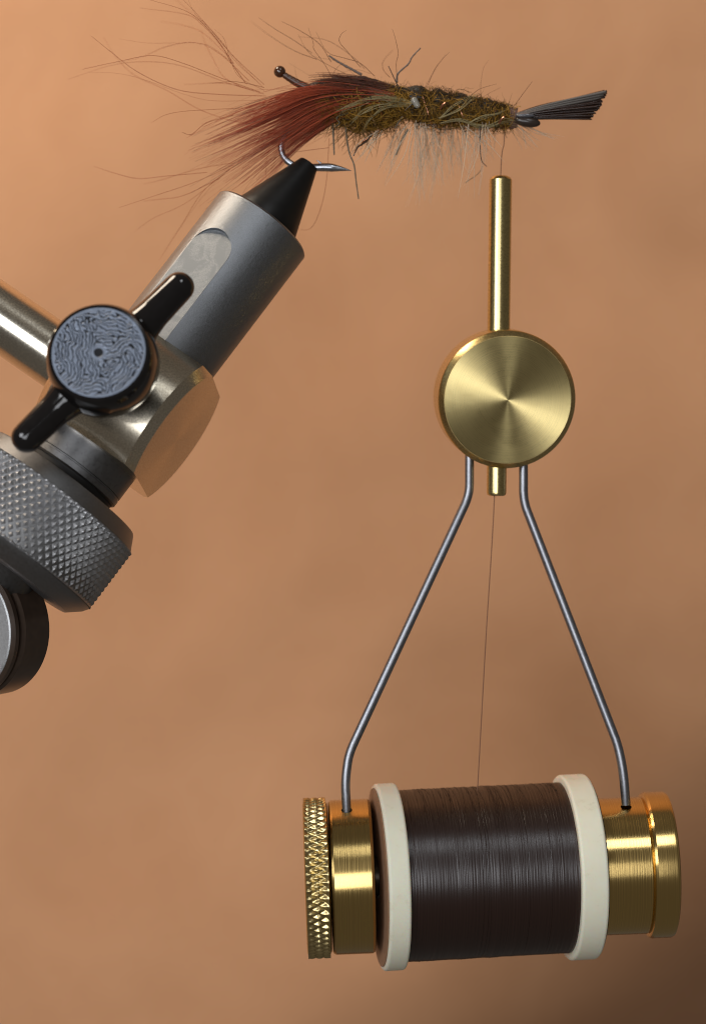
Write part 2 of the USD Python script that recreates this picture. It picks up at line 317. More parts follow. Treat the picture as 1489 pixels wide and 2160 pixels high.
q = np.stack([i * n + j, i * n + j + 1, (i + 1) * n + j + 1, (i + 1) * n + j], -1).reshape(-1, 4)
q = q[keep.ravel()[q].all(1)]
vv = np.stack([cx, cy, zc], -1).reshape(-1, 3) @ KF[:3, :3].T + KF[:3, 3]
idx = np.unique(q); remap = np.zeros(n * n, int); remap[idx] = np.arange(len(idx))
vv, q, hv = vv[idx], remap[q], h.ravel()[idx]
if np.cross(vv[q[0, 1]] - vv[q[0, 0]], vv[q[0, 2]] - vv[q[0, 0]]) @ N < 0: q = q[:, ::-1]
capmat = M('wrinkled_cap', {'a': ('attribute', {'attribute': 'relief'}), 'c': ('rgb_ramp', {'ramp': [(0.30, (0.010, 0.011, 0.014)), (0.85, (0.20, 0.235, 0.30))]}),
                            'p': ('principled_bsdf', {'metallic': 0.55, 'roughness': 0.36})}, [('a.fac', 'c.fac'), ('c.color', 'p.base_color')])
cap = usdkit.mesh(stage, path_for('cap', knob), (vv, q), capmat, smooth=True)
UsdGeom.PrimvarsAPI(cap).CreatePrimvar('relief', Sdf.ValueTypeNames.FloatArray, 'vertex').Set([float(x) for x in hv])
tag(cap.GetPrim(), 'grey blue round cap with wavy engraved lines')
# tilting wheel at the lower left, partly outside the picture
wn = unit([-0.52, -0.855, -0.04])
WO = at(-84, 1330, -0.008)
WF = axis_frame(WO, wn)
wheel = obj('pivot_wheel', lathe([(0, -6.6 * MM), (7.5 * MM, -6.6 * MM), (7.9 * MM, -6.2 * MM), (7.95 * MM, -2.0 * MM), (7.7 * MM, -1.6 * MM), (7.3 * MM, -1.5 * MM), (7.3 * MM, -1.1 * MM), (7.9 * MM, -0.9 * MM), (7.9 * MM, -0.3 * MM), (7.6 * MM, 0), (0, 0)], WF, 128), plain('wheel_black', (0.050, 0.032, 0.022), 0.3), vise, 25, 'dark round pivot wheel with grey face')
obj('wheel_face', lathe([(0, -0.1 * MM), (7.5 * MM, -0.1 * MM), (7.5 * MM, 0.10 * MM), (7.35 * MM, 0.22 * MM), (0, 0.22 * MM)], WF, 128), metal('pale_steel', (0.62, 0.63, 0.64), 0.5, scale=6000, var=0.2, bump=0.5), wheel, 25)
obj('pivot_arm', tri((msph(O + A * (t_c1 + 2.5 * MM), 3.4 * MM) + msph(WO - wn * 5 * MM, 3.4 * MM)).hull()), steel_dark, vise, 35)

# ------------------------------------------------------------------ bobbin holder
DC = at(1063, 839, 0.0)                      # middle of the disc
dn = unit([0.075, -1, -0.13])               # its face, a little to the right
T0, T1 = at(1056, 371), at(1047, 1046)
TD = unit(T0 - T1)
f_c = DC + dn * 3.1 * MM
brass_face = metal('turned_brass_face', BRASS, 0.38, scale=26000, var=0.45, aniso=0.95, center=f_c)
brass_tube = metal('brass_tube', BRASS, 0.27, scale=4000, var=0.15, aniso=0.3, tangent=TD, bump=0.05)
U = unit([1, math.tan(math.radians(1.5)), 0.0345])
brass_cap = metal('brass_cap', (0.70, 0.49, 0.18), 0.22, scale=9000, var=0.4, aniso=0.75, tangent=U, stretch=U)
brass_knurl = metal('brass_knurl', (0.66, 0.52, 0.25), 0.30, scale=1500, var=0.3)
wire_steel = metal('arm_steel', (0.30, 0.305, 0.33), 0.42, scale=4000, var=0.25, bump=0.06, bscale=9000)
bob = thing('thread_bobbin', 'brass thread bobbin with round brushed disc, tube and two bent wire arms', 'bobbin')
TL = np.linalg.norm(T0 - T1)
tr = 1.33 * MM
TF = axis_frame(T1, TD, (0, 1, 0))
zs = (DC - T1) @ TD
obj('upper_tube', lathe([(0, zs), (tr, zs), (tr, TL - 0.42 * MM), (tr - 0.16 * MM, TL - 0.18 * MM), (tr - 0.45 * MM, TL), (0.45 * MM, TL), (0.4 * MM, TL - 0.5 * MM), (0, TL - 0.5 * MM)], TF, 64), brass_tube, bob, 30)
t2 = 1.16 * MM
obj('lower_tube', lathe([(0, 0.4 * MM), (0.4 * MM, 0.4 * MM), (0.45 * MM, 0), (t2 - 0.3 * MM, 0), (t2 - 0.06 * MM, 0.16 * MM), (t2, 0.4 * MM), (t2, zs), (0, zs)], TF, 64), brass_tube, bob, 30)
dr = 8.05 * MM
DF = axis_frame(DC, dn)
disc = obj('weight_disc', lathe([(0, -3.1 * MM), (dr - 0.75 * MM, -3.1 * MM), (dr - 0.2 * MM, -2.8 * MM), (dr, -2.3 * MM), (dr, 2.3 * MM), (dr - 0.12 * MM, 2.55 * MM), (dr - 0.62 * MM, 3.05 * MM), (0, 3.05 * MM)], DF, 200), metal('brass_rim', (0.68, 0.52, 0.23), 0.28, scale=4000, var=0.12), bob, 20)
obj('disc_face', lathe([(0, 2.9 * MM), (dr - 0.60 * MM, 2.9 * MM), (dr - 0.68 * MM, 3.13 * MM), (0, 3.13 * MM)], DF, 200), brass_face, disc, 20, 'brushed face with turned rings')
# axis of the two end caps
SC = at(1038, 1838, 0.0)
def on_axis(px): return along(SC, U, px, 1838 - 0.0345 * (px - 1038))
UF = axis_frame(SC, U)
x1, x2, x3 = on_axis(643), on_axis(697), on_axis(786)
rc = 8.95 * MM
holeL, holeR = at(730, 1708), at(1313, 1690)
def cap_mesh(profile, hole_px):
    b = man(lathe(profile, n=180))
    s = (hole_px - SC) @ U
    top_p = SC + U * s
    up = unit(hole_px - top_p); up = unit(np.array([0, -0.42, 1.0]) - (np.array([0, -0.42, 1.0]) @ U) * U)
    hm = np.linalg.inv(UF) @ axis_frame(top_p + up * 9 * MM, up)
    return b - mcyl(0.64 * MM, 8 * MM, 40).transform(hm[:3]), top_p + up * 8.2 * MM
capL, hl = cap_mesh([(0, x2 - 0.2 * MM), (rc - 0.35 * MM, x2), (rc - 0.12 * MM, x2 + 0.1 * MM), (rc, x2 + 0.35 * MM), (rc, x3 - 0.35 * MM), (rc - 0.15 * MM, x3 - 0.08 * MM), (rc - 0.4 * MM, x3), (0, x3)], holeL)
obj('end_cap', placed(capL, UF), brass_cap, bob, 25, 'plain brass end cap next to the knurled ring')
ring = obj('knurled_knob', lathe([(0, x1), (rc - 0.3 * MM, x1), (rc - 0.05 * MM, x1 + 0.15 * MM), (rc - 0.05 * MM, x2 - 0.35 * MM), (rc - 0.4 * MM, x2 - 0.12 * MM), (0, x2 - 0.12 * MM)], UF, 120), brass_knurl, bob, 25, 'brass screw knob with beaded knurl')
obj('knurling', knurled(rc + 0.36 * MM, x1 + 0.1 * MM, x2 - 0.3 * MM, 62, 1.5, 0.48 * MM, UF, sub=10, power=0.6, shift=0.25), brass_knurl, ring, True)
obj('axle', lathe([(0, x3 - 1 * MM), (2.3 * MM, x3 - 1 * MM), (2.3 * MM, x3 + 3 * MM), (0, x3 + 3 * MM)], UF, 64), plain('axle_dark', (0.05, 0.035, 0.02), 0.35, metallic=0.6), bob)
y1, y2, y3 = on_axis(1250), on_axis(1358), on_axis(1412)
ra, rb = 7.95 * MM, 8.5 * MM
capR, hr = cap_mesh([(0, y1), (ra - 0.3 * MM, y1), (ra, y1 + 0.3 * MM), (ra, y2 - 0.18 * MM), (ra - 0.12 * MM, y2), (ra + 0.2 * MM, y2 + 0.02 * MM), (rb - 0.15 * MM, y2 + 0.12 * MM), (rb, y2 + 0.4 * MM), (rb, y3 - 0.5 * MM), (rb - 0.15 * MM, y3 - 0.15 * MM), (rb - 0.5 * MM, y3), (0, y3)], holeR)
obj('end_cap', placed(capR, UF), brass_cap, bob, 25, 'stepped brass end cap with a rim')
obj('axle_screw', lathe([(0, y3 - 0.2 * MM), (1.3 * MM, y3 - 0.2 * MM), (1.3 * MM, y3 + 0.35 * MM), (1.0 * MM, y3 + 0.55 * MM), (0, y3 + 0.55 * MM)], UF, 48), brass_cap, bob, 25)
wr = 0.53 * MM
dl, dR = hl[1], hr[1]
for pts in ([at(990, 930), at(990, 1043), at(735, 1592, dl * 0.9), at(728, 1650, dl), hl],
            [at(1104, 930), at(1104, 1058), at(1303, 1572, dR * 0.9), at(1314, 1625, dR), hr]):
    c = bent(pts, 1.3 * MM, 9)
    obj('arm', tubes(c[None], np.full((1, len(c)), wr), 24), wire_steel, bob, True)

# ------------------------------------------------------------------ spool of thread
V = unit([1, math.tan(math.radians(6.2)), 0.0345])
SV = at(1022, 1839, 0.0)
VF = axis_frame(SV, V)
def on_spool(px): return along(SV, V, px, 1839 - 0.0345 * (px - 1022))
a1, a2, b1, b2 = on_spool(797), on_spool(842), on_spool(1188), on_spool(1243)
spool = thing('thread_spool', 'spool of dark brown thread with two cream white flanges', 'thread spool')
white = M('cream_plastic', {'g': ('geometry', {}), 'n': ('noise_texture', {'scale': 420, 'detail': 7, 'roughness': 0.7}), 'c': ('rgb_ramp', {'ramp': [(0.28, (0.78, 0.66, 0.48)), (0.42, (0.90, 0.79, 0.61)), (0.7, (0.92, 0.82, 0.65))]}),
                            'p': ('principled_bsdf', {'roughness': 0.5, 'subsurface_weight': 0.25, 'subsurface_scale': 0.0008, 'specular_ior_level': 0.3})},
          [('g.position', 'n.vector'), ('n.fac', 'c.fac'), ('c.color', 'p.base_color')])
rf = 10.8 * MM
def flange(z0, z1):
    e = 0.35 * MM
    pr = [(3 * MM, z0), (rf - e, z0)] + [(rf - e + e * math.sin(t), z0 + e - e * math.cos(t)) for t in np.linspace(0.3, math.pi / 2, 5)] + [(rf - e + e * math.cos(t), z1 - e + e * math.sin(t)) for t in np.linspace(0, 1.3, 5)] + [(rf - e, z1), (3 * MM, z1), (3 * MM, z0)]
    return lathe(pr, VF, 160)
obj('flange', flange(a1, a2), white, spool, 40); obj('flange', flange(b1, b2), white, spool, 40)
paper = plain('spool_paper', (0.30, 0.17, 0.10), 0.6)
for z, d in ((a1, -1), (b2, 1)):
    z0, z1 = sorted((z + d * 0.03 * MM, z + d * 0.12 * MM))
    obj('label_or_gap_shade', lathe([(2.5 * MM, z0), (rf - 0.5 * MM, z0), (rf - 0.5 * MM, z1), (2.5 * MM, z1), (2.5 * MM, z0)], VF, 96), paper if d < 0 else dark_gap, spool, 30)  # left a paper label, right a dark ring painting the shaded gap
# the winding: several hundred turns of thread, each its own ridge
turns = 330
rt = 9.92 * MM
zs_ = np.linspace(a2 - 0.05 * MM, b1 + 0.05 * MM, turns * 2 + 1)
g = np.random.default_rng(5)
low = np.interp(zs_, np.linspace(zs_[0], zs_[-1], 26), g.normal(0, 0.018, 26)) * MM
rid = np.where(np.arange(len(zs_)) % 2, 0.014, -0.014) * MM * g.uniform(0.5, 1.5, len(zs_))
rid[g.choice(len(zs_), 6, False)] -= 0.05 * MM
env = rt + low + rid
ns = 180
th = np.linspace(0, 2 * np.pi, ns, endpoint=False)
wob = meshkit.noise(np.stack([np.cos(th)[None] * 2.2 + 0 * zs_[:, None], np.sin(th)[None] * 2.2 + 0 * zs_[:, None], zs_[:, None] * 6000 + 0 * th[None]], -1), 8)
rr2 = env[:, None] + 0.03 * MM * (wob - 0.5)
shift = (0.10 * MM * np.sin(th + 0.6))[None] * np.interp(zs_, [zs_[0], zs_[0] + 2 * MM, zs_[-1] - 2 * MM, zs_[-1]], [0, 1, 1, 0])[:, None]
pv = np.stack([rr2 * np.cos(th)[None], rr2 * np.sin(th)[None], zs_[:, None] + shift], -1).reshape(-1, 3) @ VF[:3, :3].T + VF[:3, 3]
i, j = np.meshgrid(np.arange(len(zs_) - 1), np.arange(ns), indexing='ij'); j2 = (j + 1) % ns
pf = np.stack([i * ns + j, i * ns + j2, (i + 1) * ns + j2, (i + 1) * ns + j], -1).reshape(-1, 4)
wind_mat = metal('brown_thread', (0.020, 0.008, 0.005), 0.37, scale=9000, var=0.15, aniso=0.6, tangent=V, stretch=V, metallic=0.0, specular=0.75)
obj('thread_winding', (pv, pf), wind_mat, spool, True)
# loose crossing turns on the surface
cs = []
for k in range(60):
    z0 = g.uniform(zs_[0] + 0.6 * MM, zs_[-1] - 0.6 * MM); dz = g.normal(0, 0.5) * MM
    t = np.linspace(-2.6, 0.9, 60) + g.uniform(-0.4, 0.4)
    z = np.clip(z0 + dz * t, zs_[0], zs_[-1])
    r = rt + np.interp(z, zs_, low) + (0.012 + 0.02 * g.random()) * MM
    cs.append(np.stack([r * np.cos(t + 1.2), r * np.sin(t + 1.2), z], -1) @ VF[:3, :3].T + VF[:3, 3])
strand_mat = fibre('brown_strands', [(0.02, 0.009, 0.006), (0.05, 0.022, 0.015), (0.03, 0.013, 0.009)], 0.38, 0.05)
obj('crossing_turns', tubes(cs, np.full((len(cs), 60), 0.026 * MM), 5), strand_mat, spool, True, kind='stuff')

# the working thread, from the spool through the tube to the fly
pth = [at(1007, 1668, -0.004), at(1024, 1360, -0.002), at(1043, 1040, 0.0), (T0 + T1) / 2, T0 + TD * 0.2 * MM, at(1063, 300), at(1065, 250)]
th1 = obj('tying_thread', wire(pth, 0.055 * MM, 120, 8), fibre('thread_strand', [(0.20, 0.085, 0.040), (0.24, 0.10, 0.05)], 0.45, 0.1), smooth=True)
tag(th1, 'thin brown thread running from the spool through the brass tube to the fly', 'thread')

# ------------------------------------------------------------------ the fly
fly = thing('fishing_fly', 'shaggy olive fishing fly with a red brown hair tail, tied on a hook', 'fishing fly')
hook_steel = metal('hook_steel', (0.42, 0.44, 0.48), 0.3, scale=2000)
hp = [at(1085, 246), at(900, 240), at(740, 236), at(660, 246), at(618, 268), at(597, 294), at(594, 318), at(605, 338), at(628, 350), at(660, 352), at(690, 352), at(718, 355), at(741, 359)]
n = 140; tt = np.linspace(0, 1, n); rad = np.interp(tt, [0, 0.5, 0.72, 0.80, 0.86, 0.93, 1.0], np.array([0.36, 0.38, 0.40, 0.50, 0.50, 0.26, 0.02])) * MM
hook = obj('hook', wire(hp, rad, n, 14), hook_steel, fly, True)
obj('barb', wire([at(700, 354, 0), at(684, 348, 0), at(668, 337, 0)], np.linspace(0.3, 0.04, 20) * MM, 20, 10), hook_steel, hook, True)

# body core: spine in pixels, radius in pixels
spine = np.array([(648, 203, 16), (675, 210, 24), (710, 221, 38), (750, 229, 46), (790, 229, 44), (825, 222, 35), (850, 219, 21), (868, 222, 24), (890, 228, 31), (925, 231, 33), (960, 234, 31), (1000, 239, 27), (1040, 244, 22), (1068, 247, 17), (1095, 248, 13)], float)
sp = spline(spine, 150)
def body_point(s, phi, extra=0.0):
    """s in 0..1 along the body, phi round it (0 = up, positive = towards the camera)."""
    q = np.stack([np.interp(s, np.linspace(0, 1, 150), sp[:, k]) for k in range(3)], -1)
    r = q[..., 2] / PX + extra
    nz = meshkit.noise(np.stack([s * 26, np.cos(phi) * 1.6 + 5, np.sin(phi) * 1.6 + 5], -1), 4)
    r = r * (0.78 + 0.34 * nz)
    return np.stack([(q[..., 0] - 744.5) / PX, -r * 0.85 * np.sin(phi), (1080 - q[..., 1]) / PX + r * np.cos(phi)], -1)
ss, ph = np.meshgrid(np.linspace(0, 1, 150), np.linspace(0, 2 * np.pi, 40, endpoint=False), indexing='ij')
bv = body_point(ss, ph, -0.22 * MM).reshape(-1, 3)
i, j = np.meshgrid(np.arange(149), np.arange(40), indexing='ij'); j2 = (j + 1) % 40
bf = np.stack([i * 40 + j, (i + 1) * 40 + j, (i + 1) * 40 + j2, i * 40 + j2], -1).reshape(-1, 4)
dub = plain('dubbing_core', (0.13, 0.078, 0.020), 0.9, scale=3000)
core = obj('body', (bv, bf), dub, fly, True)
def curls(n, s0, s1, length, lift, seed, phi0=-2.9, phi1=2.9, out=0.5):
    """Short curling fibres that hug the body and stand off it here and there."""
    g = np.random.default_rng(seed); m = 9
    s = g.uniform(s0, s1, n); phi = g.uniform(phi0, phi1, n)
    p = body_point(s, phi); c = np.stack([np.interp(s, np.linspace(0, 1, 150), (sp[:, 0] - 744.5) / PX), 0 * s, np.interp(s, np.linspace(0, 1, 150), (1080 - sp[:, 1]) / PX)], -1)
    nr = unit(p - c); d = unit(np.cross(nr, g.normal(0, 1, (n, 3)))); L = length * g.uniform(0.4, 1.4, (n, 1)) * MM
    d = unit(d + nr * out * g.random((n, 1)) ** 2)
    curl = unit(np.cross(d, g.normal(0, 1, (n, 3)))); k = g.uniform(0.6, 2.6, (n, 1))
    pts = []
    for t in np.linspace(-0.5, 0.5, m):
        pts.append(p + d * L * t + curl * L * 0.22 * np.cos(k * 2.5 * t) + nr * (lift * MM * (0.3 + 0.7 * g.random((n, 1))) - np.abs(t) * L * 0.15 * (1 - out)))
    return np.stack(pts, 1)
def strands(name, curves, r, mat, parent, tip=0.35, kind='stuff', sides=4, seed=0, label=None):
    m = curves.shape[1]; g = np.random.default_rng(seed)
    rad = r * MM * g.uniform(0.6, 1.4, (len(curves), 1)) * np.interp(np.linspace(0, 1, m), [0, 0.6, 1], [1, 0.9, tip])[None]
    return obj(name, tubes(curves, rad, sides), mat, parent, True, label, kind)
olive = fibre('olive_dubbing', [(0.20, 0.10, 0.015), (0.64, 0.37, 0.05), (0.88, 0.54, 0.08), (0.36, 0.18, 0.022), (0.95, 0.68, 0.20)], 0.4, 0.35)
dark_dub = fibre('dark_dubbing', [(0.03, 0.018, 0.009), (0.10, 0.045, 0.016), (0.17, 0.08, 0.022), (0.04, 0.026, 0.012)], 0.5, 0.15)
strands('olive_dubbing', curls(1700, 0.06, 0.95, 1.7, 0.22, 21, out=0.6), 0.030, olive, core)
strands('gold_dubbing', np.concatenate([curls(520, 0.07, 0.95, 2.2, 0.30, 27, 0.55, 2.9, out=0.8), curls(250, 0.07, 0.95, 2.2, 0.30, 29, -2.9, -0.55, out=0.8), curls(330, 0.07, 0.44, 3.0, 0.36, 28, 0.6, 2.9, out=0.9)]), 0.036, fibre('gold_dubbing', [(0.50, 0.27, 0.04), (0.98, 0.64, 0.16), (0.75, 0.43, 0.08), (1.0, 0.78, 0.32), (0.35, 0.16, 0.04)], 0.35, 0.35), core, 0.5)
strands('dark_dubbing', curls(330, 0.08, 0.92, 2.4, 0.30, 22, out=0.8), 0.036, dark_dub, core)
strands('back_dubbing', curls(220, 0.03, 0.95, 1.7, 0.75, 24, -0.8, 0.8, out=0.6), 0.024, dark_dub, core)
strands('back_dubbing', curls(240, 0.25, 0.95, 1.6, 0.7, 25, -0.9, 0.9, out=0.6), 0.024, olive, core)
strands('loose_dubbing', curls(700, 0.08, 0.95, 2.6, 0.6, 23, out=1.6), 0.020, fibre('loose_dubbing', [(0.16, 0.09, 0.02), (0.40, 0.24, 0.03), (0.70, 0.46, 0.09)], 0.4, 0.55), core)

# longer golden fibres that hang and trail from the belly
g = np.random.default_rng(26); s0 = np.concatenate([g.uniform(0.06, 0.42, 420), g.uniform(0.45, 0.95, 160)]); nn = len(s0)
p0 = body_point(s0, g.choice([-1, 1], nn) * g.uniform(0.9, 3.0, nn), -0.2 * MM); L0 = np.where(s0 < 0.43, g.uniform(1.5, 4.2, nn), g.uniform(0.8, 2.0, nn))[:, None] * MM
dv = unit(np.stack([g.normal(-0.55, 0.45, nn), g.normal(-0.1, 0.5, nn), -np.abs(g.normal(0.75, 0.35, nn))], -1)); bend = unit(np.cross(dv, g.normal(0, 1, (nn, 3)))) * g.uniform(0.05, 0.4, (nn, 1))
hang = np.stack([p0 + dv * L0 * t + bend * L0 * math.sin(t * 3.0) * 0.5 + bend * L0 * 0.12 * np.sin(t * 9 + 6 * g.random((nn, 1))) * t for t in np.linspace(0, 1, 12)], 1)
strands('belly_dubbing', hang, 0.030, olive, core, 0.4)

# dark shell along the back, tied down in lumps
back = np.array([(650, 183, 6), (680, 175, 8), (720, 171, 11), (770, 172, 13), (805, 182, 11), (835, 190, 10), (858, 192, 12), (885, 190, 17), (905, 199, 12), (925, 197, 16), (950, 206, 12), (975, 207, 15), (1005, 216, 12), (1030, 217, 13), (1052, 228, 9), (1075, 237, 7), (1098, 240, 6)], float)
bk = spline(back, 160); bk[:, 1] += np.where(bk[:, 0] > 850, 2, -1); bk[:, 2] *= np.where(bk[:, 0] > 845, 0.85, 0.9)
th = np.linspace(0, 2 * np.pi, 36, endpoint=False)
lump = meshkit.noise(np.stack([np.broadcast_to(bk[:, :1] / 13, (160, 36)), np.cos(th)[None] * 2 + 0 * bk[:, :1], np.sin(th)[None] * 2 + 0 * bk[:, :1]], -1), 9)
r = bk[:, 2:3] / PX * (0.75 + 0.5 * lump)
sv = np.stack([(bk[:, :1] - 744.5) / PX + 0.1 * MM * (lump - 0.5), 1.9 * r * np.sin(th)[None], (1080 - bk[:, 1:2]) / PX + r * np.cos(th)[None] - 1.1 * r * np.abs(np.sin(th)[None]) ** 2], -1).reshape(-1, 3)
i, j = np.meshgrid(np.arange(159), np.arange(36), indexing='ij'); j2 = (j + 1) % 36
sf = np.stack([i * 36 + j, i * 36 + j2, (i + 1) * 36 + j2, (i + 1) * 36 + j], -1).reshape(-1, 4)
shell_mat = metal('dark_shell', (0.020, 0.016, 0.013), 0.55, scale=3000, var=0.3, bump=0.9, bscale=4000, metallic=0.0)
obj('shell_back', (sv, sf), shell_mat, fly, True, 'dark lumpy shell strip along the back')

# copper rib: a wire wound round the body
cop = metal('copper_wire', (0.80, 0.36, 0.22), 0.2, scale=2000)
q = np.linspace(0.22, 0.955, 260); wind = body_point(q, q * 2 * np.pi * 7.0 + 0.8, 0.16 * MM)
obj('copper_rib', tubes(wind[None], np.full((1, 260), 0.075 * MM), 8), cop, fly, True)
for px, py in ((766, 298), (933, 221), (1057, 251)):
    c = at(px, py, -0.0024 if px > 800 else -0.0012); e = np.array([0.25 * MM, -0.25 * MM, 0.42 * MM])
    obj('copper_end', wire([c - e, c, c + e * 0.7 + np.array([0.2 * MM, 0, 0])], 0.12 * MM, 12, 8), cop, fly, True)
# thread wraps behind the head and at the waist
def wraps(s0, s1, turns_, r, extra):
    q = np.linspace(s0, s1, turns_ * 24); return tubes(body_point(q, np.linspace(0, turns_ * 2 * np.pi, turns_ * 24), extra)[None], np.full((1, turns_ * 24), r * MM), 8)
obj('thread_wraps', wraps(0.945, 0.99, 8, 0.07, 0.36 * MM), fibre('wrap_thread', [(0.20, 0.11, 0.08), (0.26, 0.15, 0.11)], 0.35, 0.05), fly, True, 'pinkish brown thread wraps next to the black bristles')
obj('thread_wraps', wraps(0.475, 0.51, 5, 0.07, 0.20 * MM), fibre('waist_thread', [(0.30, 0.28, 0.22), (0.36, 0.33, 0.27)], 0.25, 0.1), fly, True, 'pale varnished thread wraps at the waist')
dr_ = [msph(at(874, 211, -0.0020), 0.42 * MM), msph(at(880, 221, -0.0021), 0.36 * MM)]
obj('varnish_drop', tri((dr_[0] + dr_[1]).hull()), M('varnish', {'p': ('principled_bsdf', {'base_color': (0.55, 0.52, 0.44), 'roughness': 0.08, 'transmission_weight': 0.6})}, []), fly, True)

# bristle bundle at the right
g = np.random.default_rng(31)
cur = []
for k in range(120):
    u, w = g.random(), g.uniform(-1, 1)
    e = (1278 - 32 * u ** 1.5 + g.uniform(-9, 3) - (g.random() < 0.25) * g.uniform(0, 26), 190 + 60 * u + g.uniform(-1.5, 1.5)); s = (1078, 243 + 9 * u)
    mid = (1150 + 4 * w, 221 + 27 * u + g.uniform(-2, 2))
    yy = w * math.sqrt(max(0.05, 1 - (2 * u - 1) ** 2)) * 1.5 * MM
    cur.append(spline([at(*s, yy * 0.35), at(*mid, yy * 0.8), at(*e, yy)], 10))
strands('bristles', np.array(cur), 0.11, fibre('black_bristle', [(0.035, 0.016, 0.010), (0.10, 0.050, 0.034), (0.20, 0.145, 0.115), (0.06, 0.025, 0.016), (0.16, 0.07, 0.045)], 0.25, 0.05, 0.6), fly, 0.95, sides=6, label='cut bundle of dark brown bristles')
# flat quill strip above and a glossy black lobe below
def strap(pts, w, t, n=24):
    c = spline(pts, n); d = unit(np.gradient(c, axis=0)); up = unit(np.cross(d, np.array([0, 1.0, 0]))); up = np.where((up[:, 2:3] < 0), -up, up); a = np.linspace(0, 2 * np.pi, 14, endpoint=False)
    v = c[:, None] + np.cos(a)[None, :, None] * up[:, None] * np.asarray(t)[:, None, None] + np.sin(a)[None, :, None] * np.array([0, 1.0, 0]) * np.asarray(w)[:, None, None]
    i, j = np.meshgrid(np.arange(n - 1), np.arange(14), indexing='ij'); j2 = (j + 1) % 14
    f = np.stack([i * 14 + j, i * 14 + j2, (i + 1) * 14 + j2, (i + 1) * 14 + j], -1).reshape(-1, 4)
    v = v.reshape(-1, 3); k = len(v); v = np.vstack([v, c[:1], c[-1:]]); jj = np.arange(14); 
    caps = np.concatenate([np.stack([jj, jj * 0 + k, (jj + 1) % 14, (jj + 1) % 14], -1), np.stack([(n - 1) * 14 + (jj + 1) % 14, jj * 0 + k + 1, (n - 1) * 14 + jj, (n - 1) * 14 + jj], -1)])
    return v, np.vstack([f, caps])
quill = fibre('grey_quill', [(0.15, 0.13, 0.115), (0.22, 0.195, 0.175)], 0.3, 0.1)
for k in range(3):
    obj('quill', strap([at(1088, 240 + 2 * k, -0.0006 - 0.0002 * k), at(1160, 219 + 4 * k, -0.001), at(1277 - 5 * k, 193 + 6 * k, -0.0013 + 0.0003 * k)], np.full(24, 0.35 * MM), np.linspace(0.12, 0.2, 24) * MM), quill, fly, True)
bl = trimesh.creation.icosphere(3, 1.0); bl.apply_scale([1.55 * MM, 0.7 * MM, 0.62 * MM]); bl.apply_transform(trimesh.transformations.rotation_matrix(math.radians(8), [0, 1, 0])); bl.apply_translation(at(1112, 256, -0.001))
obj('head_lobe', bl, plain('lobe_brown', (0.035, 0.024, 0.018), 0.28), fly, True)
lb = trimesh.creation.icosphere(3, 1.0); lb.apply_scale([1.1 * MM, 0.5 * MM, 0.28 * MM]); lb.apply_translation(at(1108, 243, -0.0013))
obj('varnish_drop', lb, plain('varnish_dark', (0.10, 0.10, 0.11), 0.12, specular_ior_level=0.8), fly, True)

# bead eye on its stalk
amber = M('amber_bead', {'p': ('principled_bsdf', {'base_color': (0.055, 0.022, 0.010), 'roughness': 0.08, 'specular_ior_level': 0.7})}, [])
eye = obj('eye_stalk', wire([at(593, 153), at(612, 165), at(635, 178), at(680, 198)], (np.linspace(0.34, 0.56, 30) + 0.015 * np.sin(np.arange(30) * 1.7)) * MM, 30, 12), plain('stalk', (0.07, 0.028, 0.014), 0.3), fly, True)
be = trimesh.creation.icosphere(4, 0.70 * MM); be.apply_translation(at(590, 150, 0)); obj('bead_eye', be, amber, eye, True)

# --- the hair tail
def Z1(*pts): return [(130 + x * 0.403, y * 0.403) for x, y in pts]
def Z2(*pts): return [(540 + x * 0.2686, 60 + y * 0.2686) for x, y in pts]
def Z3(*pts): return [(900 + x * 0.2686, 60 + y * 0.2686) for x, y in pts]
guides = np.array([spline(np.array(q, float), 24) for q in [
    [(880, 217), (800, 197), (720, 184), (650, 184), (580, 200), (500, 226), (400, 258)],
    [(880, 217), (800, 201), (720, 193), (650, 198), (580, 222), (490, 254), (385, 305)],
    [(880, 218), (800, 206), (720, 202), (650, 212), (580, 240), (490, 278), (375, 322)],
    [(880, 219), (800, 211), (720, 212), (655, 228), (590, 262), (500, 305), (395, 352)],
    [(880, 220), (800, 216), (725, 222), (665, 244), (600, 282), (510, 330), (385, 396)],
    [(880, 221), (800, 221), (730, 233), (675, 258), (615, 298), (530, 364), (415, 460)],
    [(880, 222), (805, 226), (740, 244), (685, 272), (625, 318), (540, 400), (350, 545)]]])
